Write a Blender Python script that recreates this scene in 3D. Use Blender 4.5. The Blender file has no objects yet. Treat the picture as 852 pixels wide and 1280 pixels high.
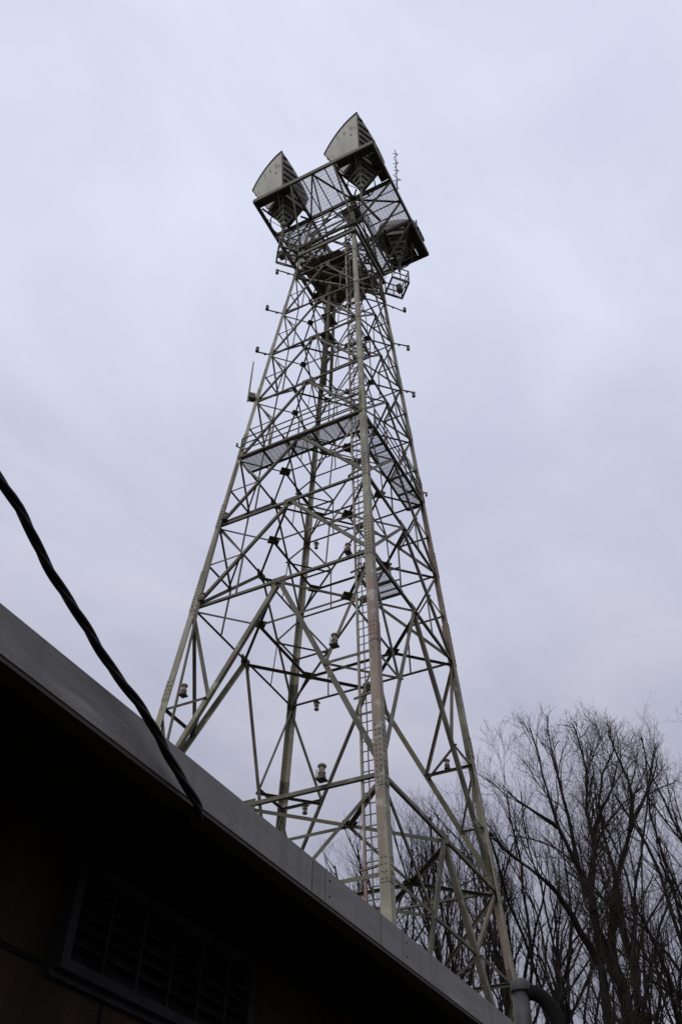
import bpy, math, random
from mathutils import Vector, Matrix
random.seed(7)
scene = bpy.context.scene
COL = scene.collection
V = Vector
EYE = 1.6                                   # camera height; tower heights below were surveyed from eye level

# ------------------------------------------------------------------ mesh helpers
class MB:
    def __init__(s): s.v = []; s.f = []
    def add(s, vs, fs):
        b = len(s.v); s.v += [tuple(p) for p in vs]; s.f += [tuple(i + b for i in f) for f in fs]
    def prism(s, pts0, pts1):
        n = len(pts0)
        fs = [tuple(range(n - 1, -1, -1)), tuple(range(n, 2 * n))]
        fs += [(i, (i + 1) % n, n + (i + 1) % n, n + i) for i in range(n)]
        s.add(list(pts0) + list(pts1), fs)
    def box(s, c, sx, sy, sz, M=None):
        c = V(c); vs = []
        for z in (-.5, .5):
            for x, y in ((-.5, -.5), (.5, -.5), (.5, .5), (-.5, .5)):
                p = V((x * sx, y * sy, z * sz)); vs.append(c + (M @ p if M else p))
        s.add(vs, [(3, 2, 1, 0), (4, 5, 6, 7), (0, 1, 5, 4), (1, 2, 6, 5), (2, 3, 7, 6), (3, 0, 4, 7)])
    def poly(s, p, q, prof, n):
        """extrude a 2-D profile (side, normal) along p->q"""
        p = V(p); q = V(q); a = (q - p).normalized(); n = V(n); n = (n - a * n.dot(a)).normalized(); sd = n.cross(a)
        s.prism([p + sd * x + n * y for x, y in prof], [q + sd * x + n * y for x, y in prof])
    def bar(s, p, q, w, d, n=(0, 0, 1)):
        s.poly(p, q, [(-w / 2, -d / 2), (w / 2, -d / 2), (w / 2, d / 2), (-w / 2, d / 2)], n)
    def angle(s, p, q, w, d, n, off=0., t=.014, flip=1):
        """rolled angle: flat plate of width w in the face, outstanding leg of depth d turned inwards"""
        h = w / 2 * flip
        pr = [(-h, off), (h, off), (h, off - t), (-h + t * flip, off - t), (-h + t * flip, off - d), (-h, off - d)]
        if flip < 0: pr = pr[::-1]
        s.poly(p, q, pr, n)
    def tube(s, pts, rad, k=6, cap=True):
        pts = [V(p) for p in pts]; rings = []; n = None
        for i, p in enumerate(pts):
            a = (pts[min(i + 1, len(pts) - 1)] - pts[max(i - 1, 0)])
            a = a.normalized() if a.length > 1e-9 else V((0, 0, 1))
            if n is None: n = a.orthogonal().normalized()
            else:
                n = n - a * n.dot(a); n = n.normalized() if n.length > 1e-6 else a.orthogonal().normalized()
            b = a.cross(n); r = rad[i] if isinstance(rad, (list, tuple)) else rad
            rings.append([p + (n * math.cos(2 * math.pi * j / k) + b * math.sin(2 * math.pi * j / k)) * r for j in range(k)])
        vs = [x for r in rings for x in r]; fs = []
        for i in range(len(pts) - 1):
            for j in range(k):
                fs.append((i * k + j, i * k + (j + 1) % k, (i + 1) * k + (j + 1) % k, (i + 1) * k + j))
        if cap:
            fs.append(tuple(range(k - 1, -1, -1))); fs.append(tuple((len(pts) - 1) * k + j for j in range(k)))
        s.add(vs, fs)
    def lathe(s, prof, k=14, M=None):
        vs = []; fs = []
        for r, z in prof:
            for j in range(k):
                a = 2 * math.pi * j / k; p = V((r * math.cos(a), r * math.sin(a), z)); vs.append(M @ p if M else p)
        for i in range(len(prof) - 1):
            for j in range(k):
                fs.append((i * k + j, i * k + (j + 1) % k, (i + 1) * k + (j + 1) % k, (i + 1) * k + j))
        fs.append(tuple(range(k - 1, -1, -1))); fs.append(tuple((len(prof) - 1) * k + j for j in range(k)))
        s.add(vs, fs)
    def build(s, name, mat, parent=None, smooth=False):
        me = bpy.data.meshes.new(name); me.from_pydata(s.v, [], s.f); me.update()
        if smooth: me.polygons.foreach_set('use_smooth', [True] * len(me.polygons))
        me.materials.append(mat)
        o = bpy.data.objects.new(name, me); COL.objects.link(o)
        if parent: o.parent = parent
        return o

def thing(name, label, cat, loc=(0, 0, 0), rz=0., group=None):
    o = bpy.data.objects.new(name, None); COL.objects.link(o); o.empty_display_size = .3
    o.location = loc; o.rotation_euler = (0, 0, rz); o['label'] = label; o['category'] = cat
    if group: o['group'] = group
    return o
def tag(o, label, cat, group=None):
    o['label'] = label; o['category'] = cat
    if group: o['group'] = group
    return o
def dup(root, loc, rz=0., label=None, scale=None):
    r = root.copy(); COL.objects.link(r); r.location = loc; r.rotation_euler = (0, 0, rz)
    if scale: r.scale = scale
    if label: r['label'] = label
    for ch in list(root.children):
        c = ch.copy(); COL.objects.link(c); c.parent = r
        for g in list(ch.children):
            d = g.copy(); COL.objects.link(d); d.parent = c
    return r

def catmull(ps, n):
    out = []
    for i in range(len(ps) - 1):
        a = ps[max(i - 1, 0)]; b = ps[i]; c = ps[i + 1]; e_ = ps[min(i + 2, len(ps) - 1)]
        k = max(2, int((c - b).length / n))
        for j in range(k):
            t = j / k; out.append(.5 * ((2 * b) + (c - a) * t + (2 * a - 5 * b + 4 * c - e_) * t * t + (3 * b - a - 3 * c + e_) * t ** 3))
    return out + [ps[-1]]

# ------------------------------------------------------------------ materials
def mat(name, base, rough=.6, metal=0., var=(), bump=None, rand=0.):
    """var: list of (colour, noise scale, lo, hi, stretch xyz, detail) patches of wear laid over the base colour"""
    m = bpy.data.materials.new(name); m.use_nodes = True; nt = m.node_tree; N = nt.nodes; L = nt.links
    b = N['Principled BSDF']; b.inputs['Roughness'].default_value = rough; b.inputs['Metallic'].default_value = metal
    tc = N.new('ShaderNodeTexCoord')
    rgb = N.new('ShaderNodeRGB'); rgb.outputs[0].default_value = (*base, 1); cur = rgb.outputs[0]
    for (c, sc, lo, hi, st, det) in var:
        mp = N.new('ShaderNodeMapping'); mp.inputs['Scale'].default_value = st; L.new(tc.outputs['Object'], mp.inputs[0])
        nz = N.new('ShaderNodeTexNoise'); nz.inputs['Scale'].default_value = sc; nz.inputs['Detail'].default_value = det
        L.new(mp.outputs[0], nz.inputs['Vector'])
        mr = N.new('ShaderNodeMapRange'); mr.inputs[1].default_value = lo; mr.inputs[2].default_value = hi; L.new(nz.outputs[0], mr.inputs[0])
        mx = N.new('ShaderNodeMix'); mx.data_type = 'RGBA'; L.new(mr.outputs[0], mx.inputs[0])
        L.new(cur, mx.inputs[6]); mx.inputs[7].default_value = (*c, 1); cur = mx.outputs[2]
    if rand:
        oi = N.new('ShaderNodeObjectInfo'); mr = N.new('ShaderNodeMapRange'); mr.inputs[3].default_value = 1 - rand; mr.inputs[4].default_value = 1 + rand
        L.new(oi.outputs['Random'], mr.inputs[0]); hs = N.new('ShaderNodeHueSaturation'); L.new(mr.outputs[0], hs.inputs['Value']); L.new(cur, hs.inputs['Color']); cur = hs.outputs[0]
    L.new(cur, b.inputs['Base Color'])
    if bump:
        nz = N.new('ShaderNodeTexNoise'); nz.inputs['Scale'].default_value = bump[0]; nz.inputs['Detail'].default_value = 5; L.new(tc.outputs['Object'], nz.inputs['Vector'])
        bp = N.new('ShaderNodeBump'); bp.inputs['Strength'].default_value = bump[1]; bp.inputs['Distance'].default_value = .02; L.new(nz.outputs[0], bp.inputs['Height']); L.new(bp.outputs[0], b.inputs['Normal'])
    return m
I1 = (1, 1, 1)
M_leg = mat('leg_steel', (.31, .30, .215), .65, 0, [((.19, .18, .13), .9, .42, .60, (1, 1, .6), 6), ((.25, .165, .135), .5, .54, .66, (2.4, 2.4, .3), 6), ((.40, .39, .33), 3.0, .56, .70, I1, 6), ((.13, .075, .045), 2.2, .66, .74, (3, 3, .5), 6)], (9, .15), .04)
M_brace = mat('bounce_lit_brace', (.18, .17, .115), .65, 0, [((.10, .095, .065), 1.0, .42, .60, I1, 6), ((.17, .11, .075), .8, .60, .70, I1, 6), ((.31, .30, .25), 2.4, .60, .72, I1, 6)], (9, .12), .35)  # lighter copy of the strut steel, brighter light low on the tower painted in
M_steel = mat('dark_olive_steel', (.13, .12, .078), .65, 0, [((.075, .067, .042), 1.1, .45, .65, I1, 6), ((.15, .10, .07), .8, .62, .72, I1, 5)], (9, .12), .16)
M_dark = mat('weathered_plate', (.12, .105, .072), .75, 0, [((.07, .06, .04), 1.3, .45, .62, I1, 6)], (6, .2), .1)
M_floor = mat('boarded_floor', (.24, .21, .15), .8, 0, [((.10, .09, .06), 1.6, .42, .6, I1, 6)], (6, .2))
M_grate = mat('galvanised_grating', (.34, .34, .33), .55, .2, [((.2, .19, .17), 1.5, .45, .65, I1, 4)])
M_horn = mat('horn_sheet_metal', (.34, .33, .28), .65, 0, [((.18, .17, .135), 1.2, .45, .68, (1, 1, .5), 6)], (5, .1), .05)
M_rib = mat('horn_rib_steel', (.07, .063, .05), .7, 0, [((.04, .036, .03), 2, .45, .6, I1, 5)])
M_cover = mat('horn_cover_fabric', (.76, .745, .65), .75, 0, [((.60, .585, .49), .8, .42, .64, (1, 1, .4), 6), ((.36, .33, .26), 2.5, .60, .74, (1, 1, .3), 6)], (3, .1), .04)
M_glass = mat('lamp_body_enamel', (.26, .24, .19), .5, 0, [((.14, .09, .06), 6, .45, .62, I1, 5)])
M_black = mat('lamp_base_iron', (.04, .036, .03), .6)
M_cable = mat('black_cable_sheath', (.012, .012, .013), .55)
M_fascia = mat('fascia_metal', (.195, .19, .178), .6, 0, [((.155, .15, .142), 7, .4, .65, (.3, 1, 3), 6), ((.15, .145, .135), 3, .55, .75, (3, 1, .3), 6), ((.12, .105, .09), 9, .60, .72, (1, 1, .12), 4), ((.27, .265, .25), 5, .62, .74, (.25, 1, 2), 5)], (1.3, .35))
M_drip = mat('drip_edge_metal', (.045, .034, .026), .7)
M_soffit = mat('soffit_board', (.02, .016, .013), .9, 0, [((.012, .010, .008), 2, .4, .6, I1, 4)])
M_wall = mat('brown_wall_panel', (.052, .033, .018), .85, 0, [((.028, .018, .011), 1.4, .4, .62, (1.5, 1, .35), 6), ((.07, .042, .022), 2.5, .58, .75, (2.5, 1, .25), 5)], (20, .15))
M_louver = mat('louver_paint', (.032, .032, .035), .7, 0, [((.012, .012, .013), 4, .45, .65, I1, 5)])
M_frame = mat('louver_frame_paint', (.04, .04, .042), .7, 0, [((.018, .018, .019), 5, .45, .65, I1, 5)])
M_void = mat('louver_interior', (.01, .01, .01), .9)
M_roof = mat('roof_felt', (.06, .06, .06), .95, 0, [((.04, .04, .04), 3, .4, .6, I1, 5)])
M_pipe = mat('vent_pipe_metal', (.05, .05, .052), .6, 0, [((.025, .022, .02), 5, .45, .65, I1, 5)])
M_pipe_dark = mat('vent_elbow_black', (.008, .007, .007), .9)  # near-black, far darker than the riser
M_conc = mat('concrete', (.32, .31, .29), .9, 0, [((.22, .21, .19), 2, .4, .65, I1, 6)], (20, .3))
M_bark = mat('bark', (.022, .018, .016), .95, 0, [((.012, .010, .009), 3, .4, .6, (3, 3, .5), 5)], (12, .5), .12)
M_twig = mat('twig_bark', (.045, .035, .029), .95, 0, (), None, .12)
for m_ in (M_pipe_dark, M_bark, M_twig, M_cable, M_wall, M_soffit, M_louver, M_frame, M_void): m_.node_tree.nodes['Principled BSDF'].inputs['Specular IOR Level'].default_value = .15
M_ground = mat('winter_grass', (.045, .042, .025), .95, 0, [((.03, .028, .018), .6, .4, .6, I1, 8), ((.07, .06, .035), 3, .55, .7, I1, 8)], (6, .6))

# ------------------------------------------------------------------ camera
cam = bpy.data.cameras.new('camera'); co = bpy.data.objects.new('camera', cam); COL.objects.link(co)
R_ = V((0.461893727, -0.886705832, 0.020173048)); U_ = V((-0.629591509, -0.311770446, 0.711627516)); D_ = V((0.624714908, 0.341397065, 0.702267276))
CAM = V((-22.81695, -12.88839, EYE))
co.matrix_world = Matrix(((R_.x, U_.x, -D_.x, CAM.x), (R_.y, U_.y, -D_.y, CAM.y), (R_.z, U_.z, -D_.z, CAM.z), (0, 0, 0, 1)))
cam.sensor_fit = 'VERTICAL'; cam.sensor_height = 36; cam.sensor_width = 24; cam.lens = 1143.36 / 1280 * 36
cam.clip_start = .05; cam.clip_end = 3000
scene.camera = co

# ------------------------------------------------------------------ sky and sun
SUN_EL, SUN_AZ = math.radians(38), math.radians(184)          # azimuth of the soft sun lamp; the clouds are no brighter there, counter-clockwise from +X
w = bpy.data.worlds.new('World'); scene.world = w; w.use_nodes = True
nt = w.node_tree; N = nt.nodes; L = nt.links
bg = N['Background']; bg.inputs['Strength'].default_value = .1
sky = N.new('ShaderNodeTexSky'); sky.sky_type = 'NISHITA'; sky.sun_disc = False
sky.sun_elevation = SUN_EL; sky.sun_rotation = math.pi / 2 - SUN_AZ; sky.dust_density = 3
tc = N.new('ShaderNodeTexCoord'); sep = N.new('ShaderNodeSeparateXYZ'); L.new(tc.outputs['Generated'], sep.inputs[0])
ramp = N.new('ShaderNodeValToRGB'); L.new(sep.outputs['Z'], ramp.inputs[0])
e = ramp.color_ramp.elements
e[0].position = 0.; e[0].color = (.27, .275, .34, 1)
e[1].position = 1.; e[1].color = (.77, .805, .98, 1)
for p, c in ((.30, (.345, .35, .435)), (.55, (.55, .56, .685)), (.78, (.70, .725, .885)), (.93, (.765, .80, .975))):
    x = e.new(p); x.color = (*c, 1)
# cloud sheet: noise laid on a plane high overhead
mz = N.new('ShaderNodeMath'); mz.operation = 'MAXIMUM'; mz.inputs[1].default_value = .12; L.new(sep.outputs['Z'], mz.inputs[0])
dx = N.new('ShaderNodeMath'); dx.operation = 'DIVIDE'; L.new(sep.outputs['X'], dx.inputs[0]); L.new(mz.outputs[0], dx.inputs[1])
dy = N.new('ShaderNodeMath'); dy.operation = 'DIVIDE'; L.new(sep.outputs['Y'], dy.inputs[0]); L.new(mz.outputs[0], dy.inputs[1])
cmb = N.new('ShaderNodeCombineXYZ'); L.new(dx.outputs[0], cmb.inputs[0]); L.new(dy.outputs[0], cmb.inputs[1])
mp = N.new('ShaderNodeMapping'); mp.inputs['Rotation'].default_value = (0, 0, .5); mp.inputs['Scale'].default_value = (1.0, 1.35, 1); L.new(cmb.outputs[0], mp.inputs[0])
nz = N.new('ShaderNodeTexNoise'); nz.inputs['Scale'].default_value = 1.9; nz.inputs['Detail'].default_value = 8; nz.inputs['Roughness'].default_value = .56; nz.inputs['Distortion'].default_value = .35
L.new(mp.outputs[0], nz.inputs['Vector'])
mr = N.new('ShaderNodeMapRange'); mr.interpolation_type = 'SMOOTHSTEP'
for i, v_ in ((1, .3), (2, .7), (3, .92), (4, 1.055)): mr.inputs[i].default_value = v_
L.new(nz.outputs[0], mr.inputs[0])
mul = N.new('ShaderNodeVectorMath'); mul.operation = 'SCALE'; hsv = N.new('ShaderNodeHueSaturation'); L.new(ramp.outputs[0], hsv.inputs['Color'])
ms = N.new('ShaderNodeMapRange'); L.new(nz.outputs[0], ms.inputs[0])
for i, v_ in ((1, .3), (2, .7), (3, 1.15), (4, .82)): ms.inputs[i].default_value = v_
L.new(ms.outputs[0], hsv.inputs['Saturation']); L.new(hsv.outputs[0], mul.inputs[0]); L.new(mr.outputs[0], mul.inputs['Scale'])
ten = N.new('ShaderNodeVectorMath'); ten.operation = 'SCALE'; ten.inputs['Scale'].default_value = 10.; L.new(mul.outputs[0], ten.inputs[0])
mix = N.new('ShaderNodeMix'); mix.data_type = 'RGBA'; mix.inputs[0].default_value = .93; L.new(sky.outputs[0], mix.inputs[6]); L.new(ten.outputs[0], mix.inputs[7])
L.new(mix.outputs[2], bg.inputs['Color'])
sd = bpy.data.lights.new('sun', 'SUN'); sd.energy = .95; sd.angle = math.radians(45); sd.color = (1, .97, .93)
so = bpy.data.objects.new('sun', sd); COL.objects.link(so)
sdir = V((math.cos(SUN_AZ) * math.cos(SUN_EL), math.sin(SUN_AZ) * math.cos(SUN_EL), math.sin(SUN_EL)))
so.rotation_euler = sdir.to_track_quat('Z', 'Y').to_euler(); so.location = sdir * 200

# ------------------------------------------------------------------ ground
g = MB(); g.add([(-700, -700, 0), (700, -700, 0), (700, 700, 0), (-700, 700, 0)], [(0, 1, 2, 3)])
go = g.build('ground', M_ground); go['kind'] = 'structure'

# ------------------------------------------------------------------ the lattice tower
ZR = dict(Z=2.94, A=11.41, B=19.65, C=23.69, D=27.60, E=31.48, F=35.12, G=38.67, H=42.36, I=45.2, T=48.9)
def W(z): return 3.4648 - .07257 * (z - 19.653)           # half side of the tower, z from eye level
def LEG(sx, sy, z, ins=0.): h = W(z) - ins; return V((sx * h, sy * h, z + EYE))
tower = thing('lattice_tower', 'tall four legged olive grey steel lattice tower standing behind the low dark building', 'tower')
DIST = lambda p, q: ((p + q) / 2 - CAM).length
parts = {}                                                 # kind -> list of (apparent size, MB)
SLIM = dict(horizontal_strut=.62, diagonal_brace=.74, secondary_brace=.84, plan_brace=.8, hip_strut=.8)
def member(kind, p, q, wd, dp, n, off=0., flip=1, t=.014):
    wd *= SLIM[kind]; dp *= SLIM[kind]
    m = MB(); m.angle(p, q, wd, dp, n, off, t, flip)
    parts.setdefault(kind, []).append(((q - p).length * wd / DIST(p, q), m))
# legs: corner angles, three weights, splice plates and bolts
def leg_prof(sx, sy, z, a, t, out=0.):
    c = LEG(sx, sy, z) + V((sx * out, sy * out, 0)); a += out
    pts = [(0, 0), (a, 0), (a, t), (t, t), (t, a), (0, a)]
    P = [c + V((-sx * x, -sy * y, 0)) for x, y in pts]
    return P if sx * sy > 0 else P[::-1]
for sx in (-1, 1):
    for sy in (-1, 1):
        m = MB()
        for z0, z1, a, t in ((-1.6, 20.6, .262, .03), (20.6, 28.6, .225, .026), (28.6, 49.3, .185, .022)):
            m.prism(leg_prof(sx, sy, z0, a, t), leg_prof(sx, sy, z1, a, t))
        leg = m.build('leg', M_leg, tower)
        for zc, ln, a in ((3.6, 1.2, .262), (8.9, .7, .262), (12.0, 1.9, .262), (16.2, .8, .262), (20.4, 1.9, .262), (24.2, 1.3, .225), (28.4, 1.5, .225), (32, 1.0, .185), (35.6, .9, .185), (39.1, .9, .185), (42.8, .9, .185)):
            s = MB(); s.prism(leg_prof(sx, sy, zc - ln / 2, a - .004, .044, .014), leg_prof(sx, sy, zc + ln / 2, a - .004, .044, .014))
            if zc < 30:                                     # bolt heads are part of the plate
                nb = int(ln / .15)
                for i in range(nb):
                    zz = zc - ln / 2 + ln * (i + .5) / nb; c = LEG(sx, sy, zz) + V((sx * .014, sy * .014, 0))
                    for o_ in (.08, a - .07):
                        s.box(c + V((-sx * o_, sy * .012, 0)), .04, .024, .04); s.box(c + V((sx * .012, -sy * o_, 0)), .024, .04, .04)
            s.build('splice_plate', M_leg, leg)
        fb = MB(); c = LEG(sx, sy, -1.6); fb.lathe([(.75, -.2), (.75, .35), (.70, .4)], 20, Matrix.Translation((c.x, c.y, 0))); fb.build('footing', M_conc, tower)
faces = [(V((-1, 0, 0)), (-1, 1), (-1, -1)), (V((0, -1, 0)), (-1, -1), (1, -1)), (V((1, 0, 0)), (1, -1), (1, 1)), (V((0, 1, 0)), (1, 1), (-1, 1))]
lvl = list('ZABCDEFGHI') + ['T']
hw = dict(Z=.20, A=.17, B=.16, C=.15, D=.16, E=.13, F=.13, G=.12, H=.12, I=.14, T=.12)
for fi, (n, cL, cR) in enumerate(faces):
    for li, l in enumerate(lvl):
        z = ZR[l]; a = LEG(*cL, z); b = LEG(*cR, z)
        d = (b - a).normalized()
        if l != 'T':
            member('horizontal_strut', a + d * .05, b - d * .05, hw[l], hw[l] * .9, n, -.05 - .002 * fi)
            mm = (a + b) / 2                                # gusset at the middle of the strut
            gp = MB(); gp.poly(mm + V((0, 0, -.28)) - n * .075, mm + V((0, 0, .14)) - n * .075, [(-.28, -.008), (.28, -.008), (.28, .008), (-.28, .008)], n)
            parts.setdefault('gusset_plate', []).append((.3 / DIST(mm, mm), gp))
        if li + 1 >= len(lvl): continue
        zt = ZR[lvl[li + 1]]; at = LEG(*cL, zt); bt = LEG(*cR, zt); mt = (at + bt) / 2
        dw = {0: .26, 1: .22, 2: .16, 3: .15, 4: .14}.get(li, .12)
        for k, (lo, tp, cc) in enumerate(((a, at, cL), (b, bt, cR))):
            m_ = mt + (lo - mt) * .01; sgn = 1 if k else -1
            member('diagonal_brace', m_, lo, dw, dw * .8, n, -.068 - .003 * k - .011 * fi / 4, sgn)
            if l in 'I': continue
            sw = .11 if li < 2 else (.075 if li < 6 else .06)
            if li == 0:
                z8 = 8.8; f_ = (zt - z8) / (zt - z); dm = mt + (lo - mt) * f_; lm = LEG(*cc, z8)
                member('secondary_brace', lm, dm, .12, .1, n, -.1, sgn); member('secondary_brace', tp, dm, .12, .1, n, -.104, sgn)
                member('secondary_brace', lm, lo + (dm - lo) * .45, .10, .08, n, -.108, sgn)
                if k == 0: member('horizontal_strut', dm, mt + (b - mt) * f_, .13, .11, n, -.112)
            else:
                dm = (mt + lo) / 2; zm = (z + zt) / 2; lm = LEG(*cc, zm)
                member('secondary_brace', lm, dm, sw, sw * .8, n, -.1, sgn); member('secondary_brace', tp, dm, sw * 1.15, sw * .9, n, -.106, sgn)
                if 2 <= li <= 7: member('secondary_brace', dm, lo + (a + b) * .25 - lo * .5, sw * .85, sw * .7, n, -.118, sgn)
                if li == 1:
                    d3 = mt + (lo - mt) * .76; l3 = LEG(*cc, z + (zt - z) * .24)
                    member('secondary_brace', l3, d3, .08, .06, n, -.11, sgn); member('secondary_brace', lm, d3, .08, .06, n, -.114, sgn)
# plan bracing
up = V((0, 0, 1))
for l in 'ABCDEFGHI':
    z = ZR[l]; h = W(z); zz = z + EYE - .09
    mids = [V((-h, 0, zz)), V((0, -h, zz)), V((h, 0, zz)), V((0, h, zz))]; cor = [V((-h, -h, zz)), V((h, -h, zz)), V((h, h, zz)), V((-h, h, zz))]
    pw = {'A': .16, 'B': .13, 'C': .11}.get(l, .09)
    qs = [(mids[i] + mids[(i + 1) % 4]) / 2 for i in range(4)]
    for i in range(4):
        member('plan_brace', mids[i], mids[(i + 1) % 4], pw, pw * .8, up, -.012); member('plan_brace', cor[i], qs[i], pw * .85, pw * .7, up, -.028)
        member('plan_brace', qs[i], qs[(i + 1) % 4], pw * .85, pw * .7, up, -.044)
        gp = MB(); c = qs[i]; gp.box(c + V((0, 0, .004)), .42 if z < 30 else .28, .42 if z < 30 else .28, .016, Matrix.Rotation(math.pi / 4, 3, 'Z'))
        parts.setdefault('gusset_plate', []).append((.4 / DIST(c, c), gp))
# hip struts between the inner points of neighbouring diagonals
for zt_, zb_, f_, wd in (('A', 'Z', .308, .12), ('B', 'A', .5, .12), ('C', 'B', .5, .075), ('D', 'C', .5, .07), ('E', 'D', .5, .065), ('F', 'E', .5, .06)):
    zt = ZR[zt_]; zb = ZR[zb_]; ht = W(zt); hb = W(zb)
    for sx in (-1, 1):
        for sy in (-1, 1):
            lo = V((sx * hb, sy * hb, zb + EYE)); p = V((sx * ht, 0, zt + EYE)); q = V((0, sy * ht, zt + EYE))
            member('hip_strut', p + (lo - p) * f_, q + (lo - q) * f_, wd, wd * .8, up, -.05)
# walkway carriers
for kind, lst in parts.items():
    lst.sort(key=lambda t: -t[0])
    for s_, m in lst[:100]: m.build(kind, M_brace if kind in ('diagonal_brace', 'horizontal_strut') and s_ > .026 else (M_dark if kind == 'gusset_plate' else M_steel), tower)  # largest struts take the steel tone with bounce light painted in
    if len(lst) > 100:
        r = MB()
        for s_, m in lst[100:]: r.add(m.v, m.f)
        o = r.build(kind, M_steel, tower); o['kind'] = 'stuff'

# gratings: real bars
def grating(x0, x1, y0, y1, z, along='x', parent=tower, sp=.05, th=.006, dp=.02, cross=.2):
    m = MB(); z += EYE
    if along == 'x':
        n = int((y1 - y0) / sp)
        for i in range(n + 1): m.box(((x0 + x1) / 2, y0 + (y1 - y0) * i / n, z), x1 - x0, th, dp)
        k = int((x1 - x0) / cross)
        for i in range(k + 1): m.box((x0 + (x1 - x0) * i / k, (y0 + y1) / 2, z + .002), .010, y1 - y0, .010)
    else:
        n = int((x1 - x0) / sp)
        for i in range(n + 1): m.box((x0 + (x1 - x0) * i / n, (y0 + y1) / 2, z), th, y1 - y0, dp)
        k = int((y1 - y0) / cross)
        for i in range(k + 1): m.box(((x0 + x1) / 2, y0 + (y1 - y0) * i / k, z + .002), x1 - x0, .010, .010)
    return m.build('grating', M_grate, parent)
def frame_rect(x0, x1, y0, y1, z, w_=.08, d_=.12, nx=0, ny=0, parent=tower, name='walkway_frame'):
    m = MB(); z += EYE
    for y in (y0, y1): m.bar((x0, y, z), (x1, y, z), w_, d_)
    for x in (x0, x1): m.bar((x, y0 + w_ / 2, z), (x, y1 - w_ / 2, z), w_, d_ - .004)
    for i in range(1, nx + 1):
        x = x0 + (x1 - x0) * i / (nx + 1); m.bar((x, y0 + w_ / 2, z), (x, y1 - w_ / 2, z), w_ * .9, d_ - .006)
    for i in range(1, ny + 1):
        y = y0 + (y1 - y0) * i / (ny + 1); m.bar((x0 + w_ / 2, y, z), (x1 - w_ / 2, y, z), w_ * .9, d_ - .006)
    return m.build(name, M_dark, parent)
def railing(path, z, parent=tower, h=1.1, r=.02, mids=1, step=1.3):
    m = MB(); P = [V((x, y, z + EYE)) for x, y in path]
    for k in range(mids + 1):
        hh = h * (k + 1) / (mids + 1)
        for a, b in zip(P, P[1:]): m.bar(a + up * hh, b + up * hh, r * 2, r * 2)
    for a, b in zip(P, P[1:]):
        n = max(1, round((b - a).length / step))
        for i in range(n + 1):
            p = a + (b - a) * i / n; m.bar(p, p + up * h, r * 2.1, r * 2.1, (1, 0, 0))
    return m.build('railing', M_steel, parent)
zD = 27.55
frame_rect(-2.92, -2.02, -2.78, 2.8, zD, .07, .11, ny=4); grating(-2.88, -2.06, -2.7, 2.76, zD + .1, 'y', th=.017, sp=.045)
frame_rect(-2.0, 2.85, -2.86, -2.1, zD - .01, .07, .11, nx=4); grating(-1.96, 2.8, -2.82, -2.14, zD + .09, 'x', th=.017, sp=.045)
railing([(-2.9, 2.75), (-2.9, -2.7)], zD + .08, mids=2); railing([(-1.9, -2.84), (2.75, -2.84)], zD + .08, mids=2)
frame_rect(-2.35, -.9, -3.35, -2.4, 19.75, .07, .1, nx=1); grating(-2.31, -.94, -3.31, -2.44, 19.82, 'x', th=.016, sp=.045)
railing([(-2.33, -2.42), (-.92, -2.42), (-.92, -3.3)], 19.8)
frame_rect(-2.3, -1.35, -2.42, -1.75, 33.2, .06, .09); grating(-2.26, -1.39, -2.38, -1.79, 33.26, 'x', th=.014)
railing([(-1.37, -2.4), (-1.37, -1.78), (-2.25, -1.78)], 33.25)
frame_rect(-1.9, -1.0, -1.85, -1.2, 38.7, .06, .09); grating(-1.86, -1.04, -1.81, -1.24, 38.76, 'x')

# ladder just inside the front leg
m = MB(); lad = []
def ladp(z, o, ins=.16): h = W(z); return V((-h + ins, -h + o, z + EYE))
m.bar(ladp(-1.5, .70), ladp(46, .62), .075, .06, (0, 1, 0)); m.build('ladder_rail', M_leg, tower)
m = MB(); m.bar(ladp(-1.5, .28), ladp(46, .22), .05, .05, (0, 1, 0)); m.build('ladder_rail', M_leg, tower)
m = MB(); m.tube([ladp(-1.5, .49, .12), ladp(46, .42, .12)], .018, 6); m.build('safety_rail', M_steel, tower)
z = -1.2; far = MB(); nr = 0
while z < 45.8:
    f_ = (z + 1.5) / 47.5; m = MB() if z > 4 and nr < 100 else far; m.bar(ladp(z, .70 - .08 * f_), ladp(z, .28 - .06 * f_), .022, .022); z += .305
    if m is not far: m.build('rung', M_steel, tower); nr += 1
far.build('rung', M_steel, tower)['kind'] = 'stuff'
for z in (4, 9, 14, 19, 24, 29, 34, 39, 44): m = MB(); m.bar(ladp(z, .85), LEG(-1, -1, z, .03), .05, .05); m.build('ladder_bracket', M_steel, tower)
# conduit feeding the lamps on the left face
m = MB(); m.tube([V((-W(27.2) - .02, W(27.2) - .12, 27.2 + EYE)), V((-W(19.6) - .05, W(19.6) - .38, 19.6 + EYE)), V((-W(11.4) - .04, W(11.4) - .95, 11.4 + EYE)), V((-W(0) + .3, W(0) - 1.4, .2))], .045, 8)
m.build('conduit', M_steel, tower, True)

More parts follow.
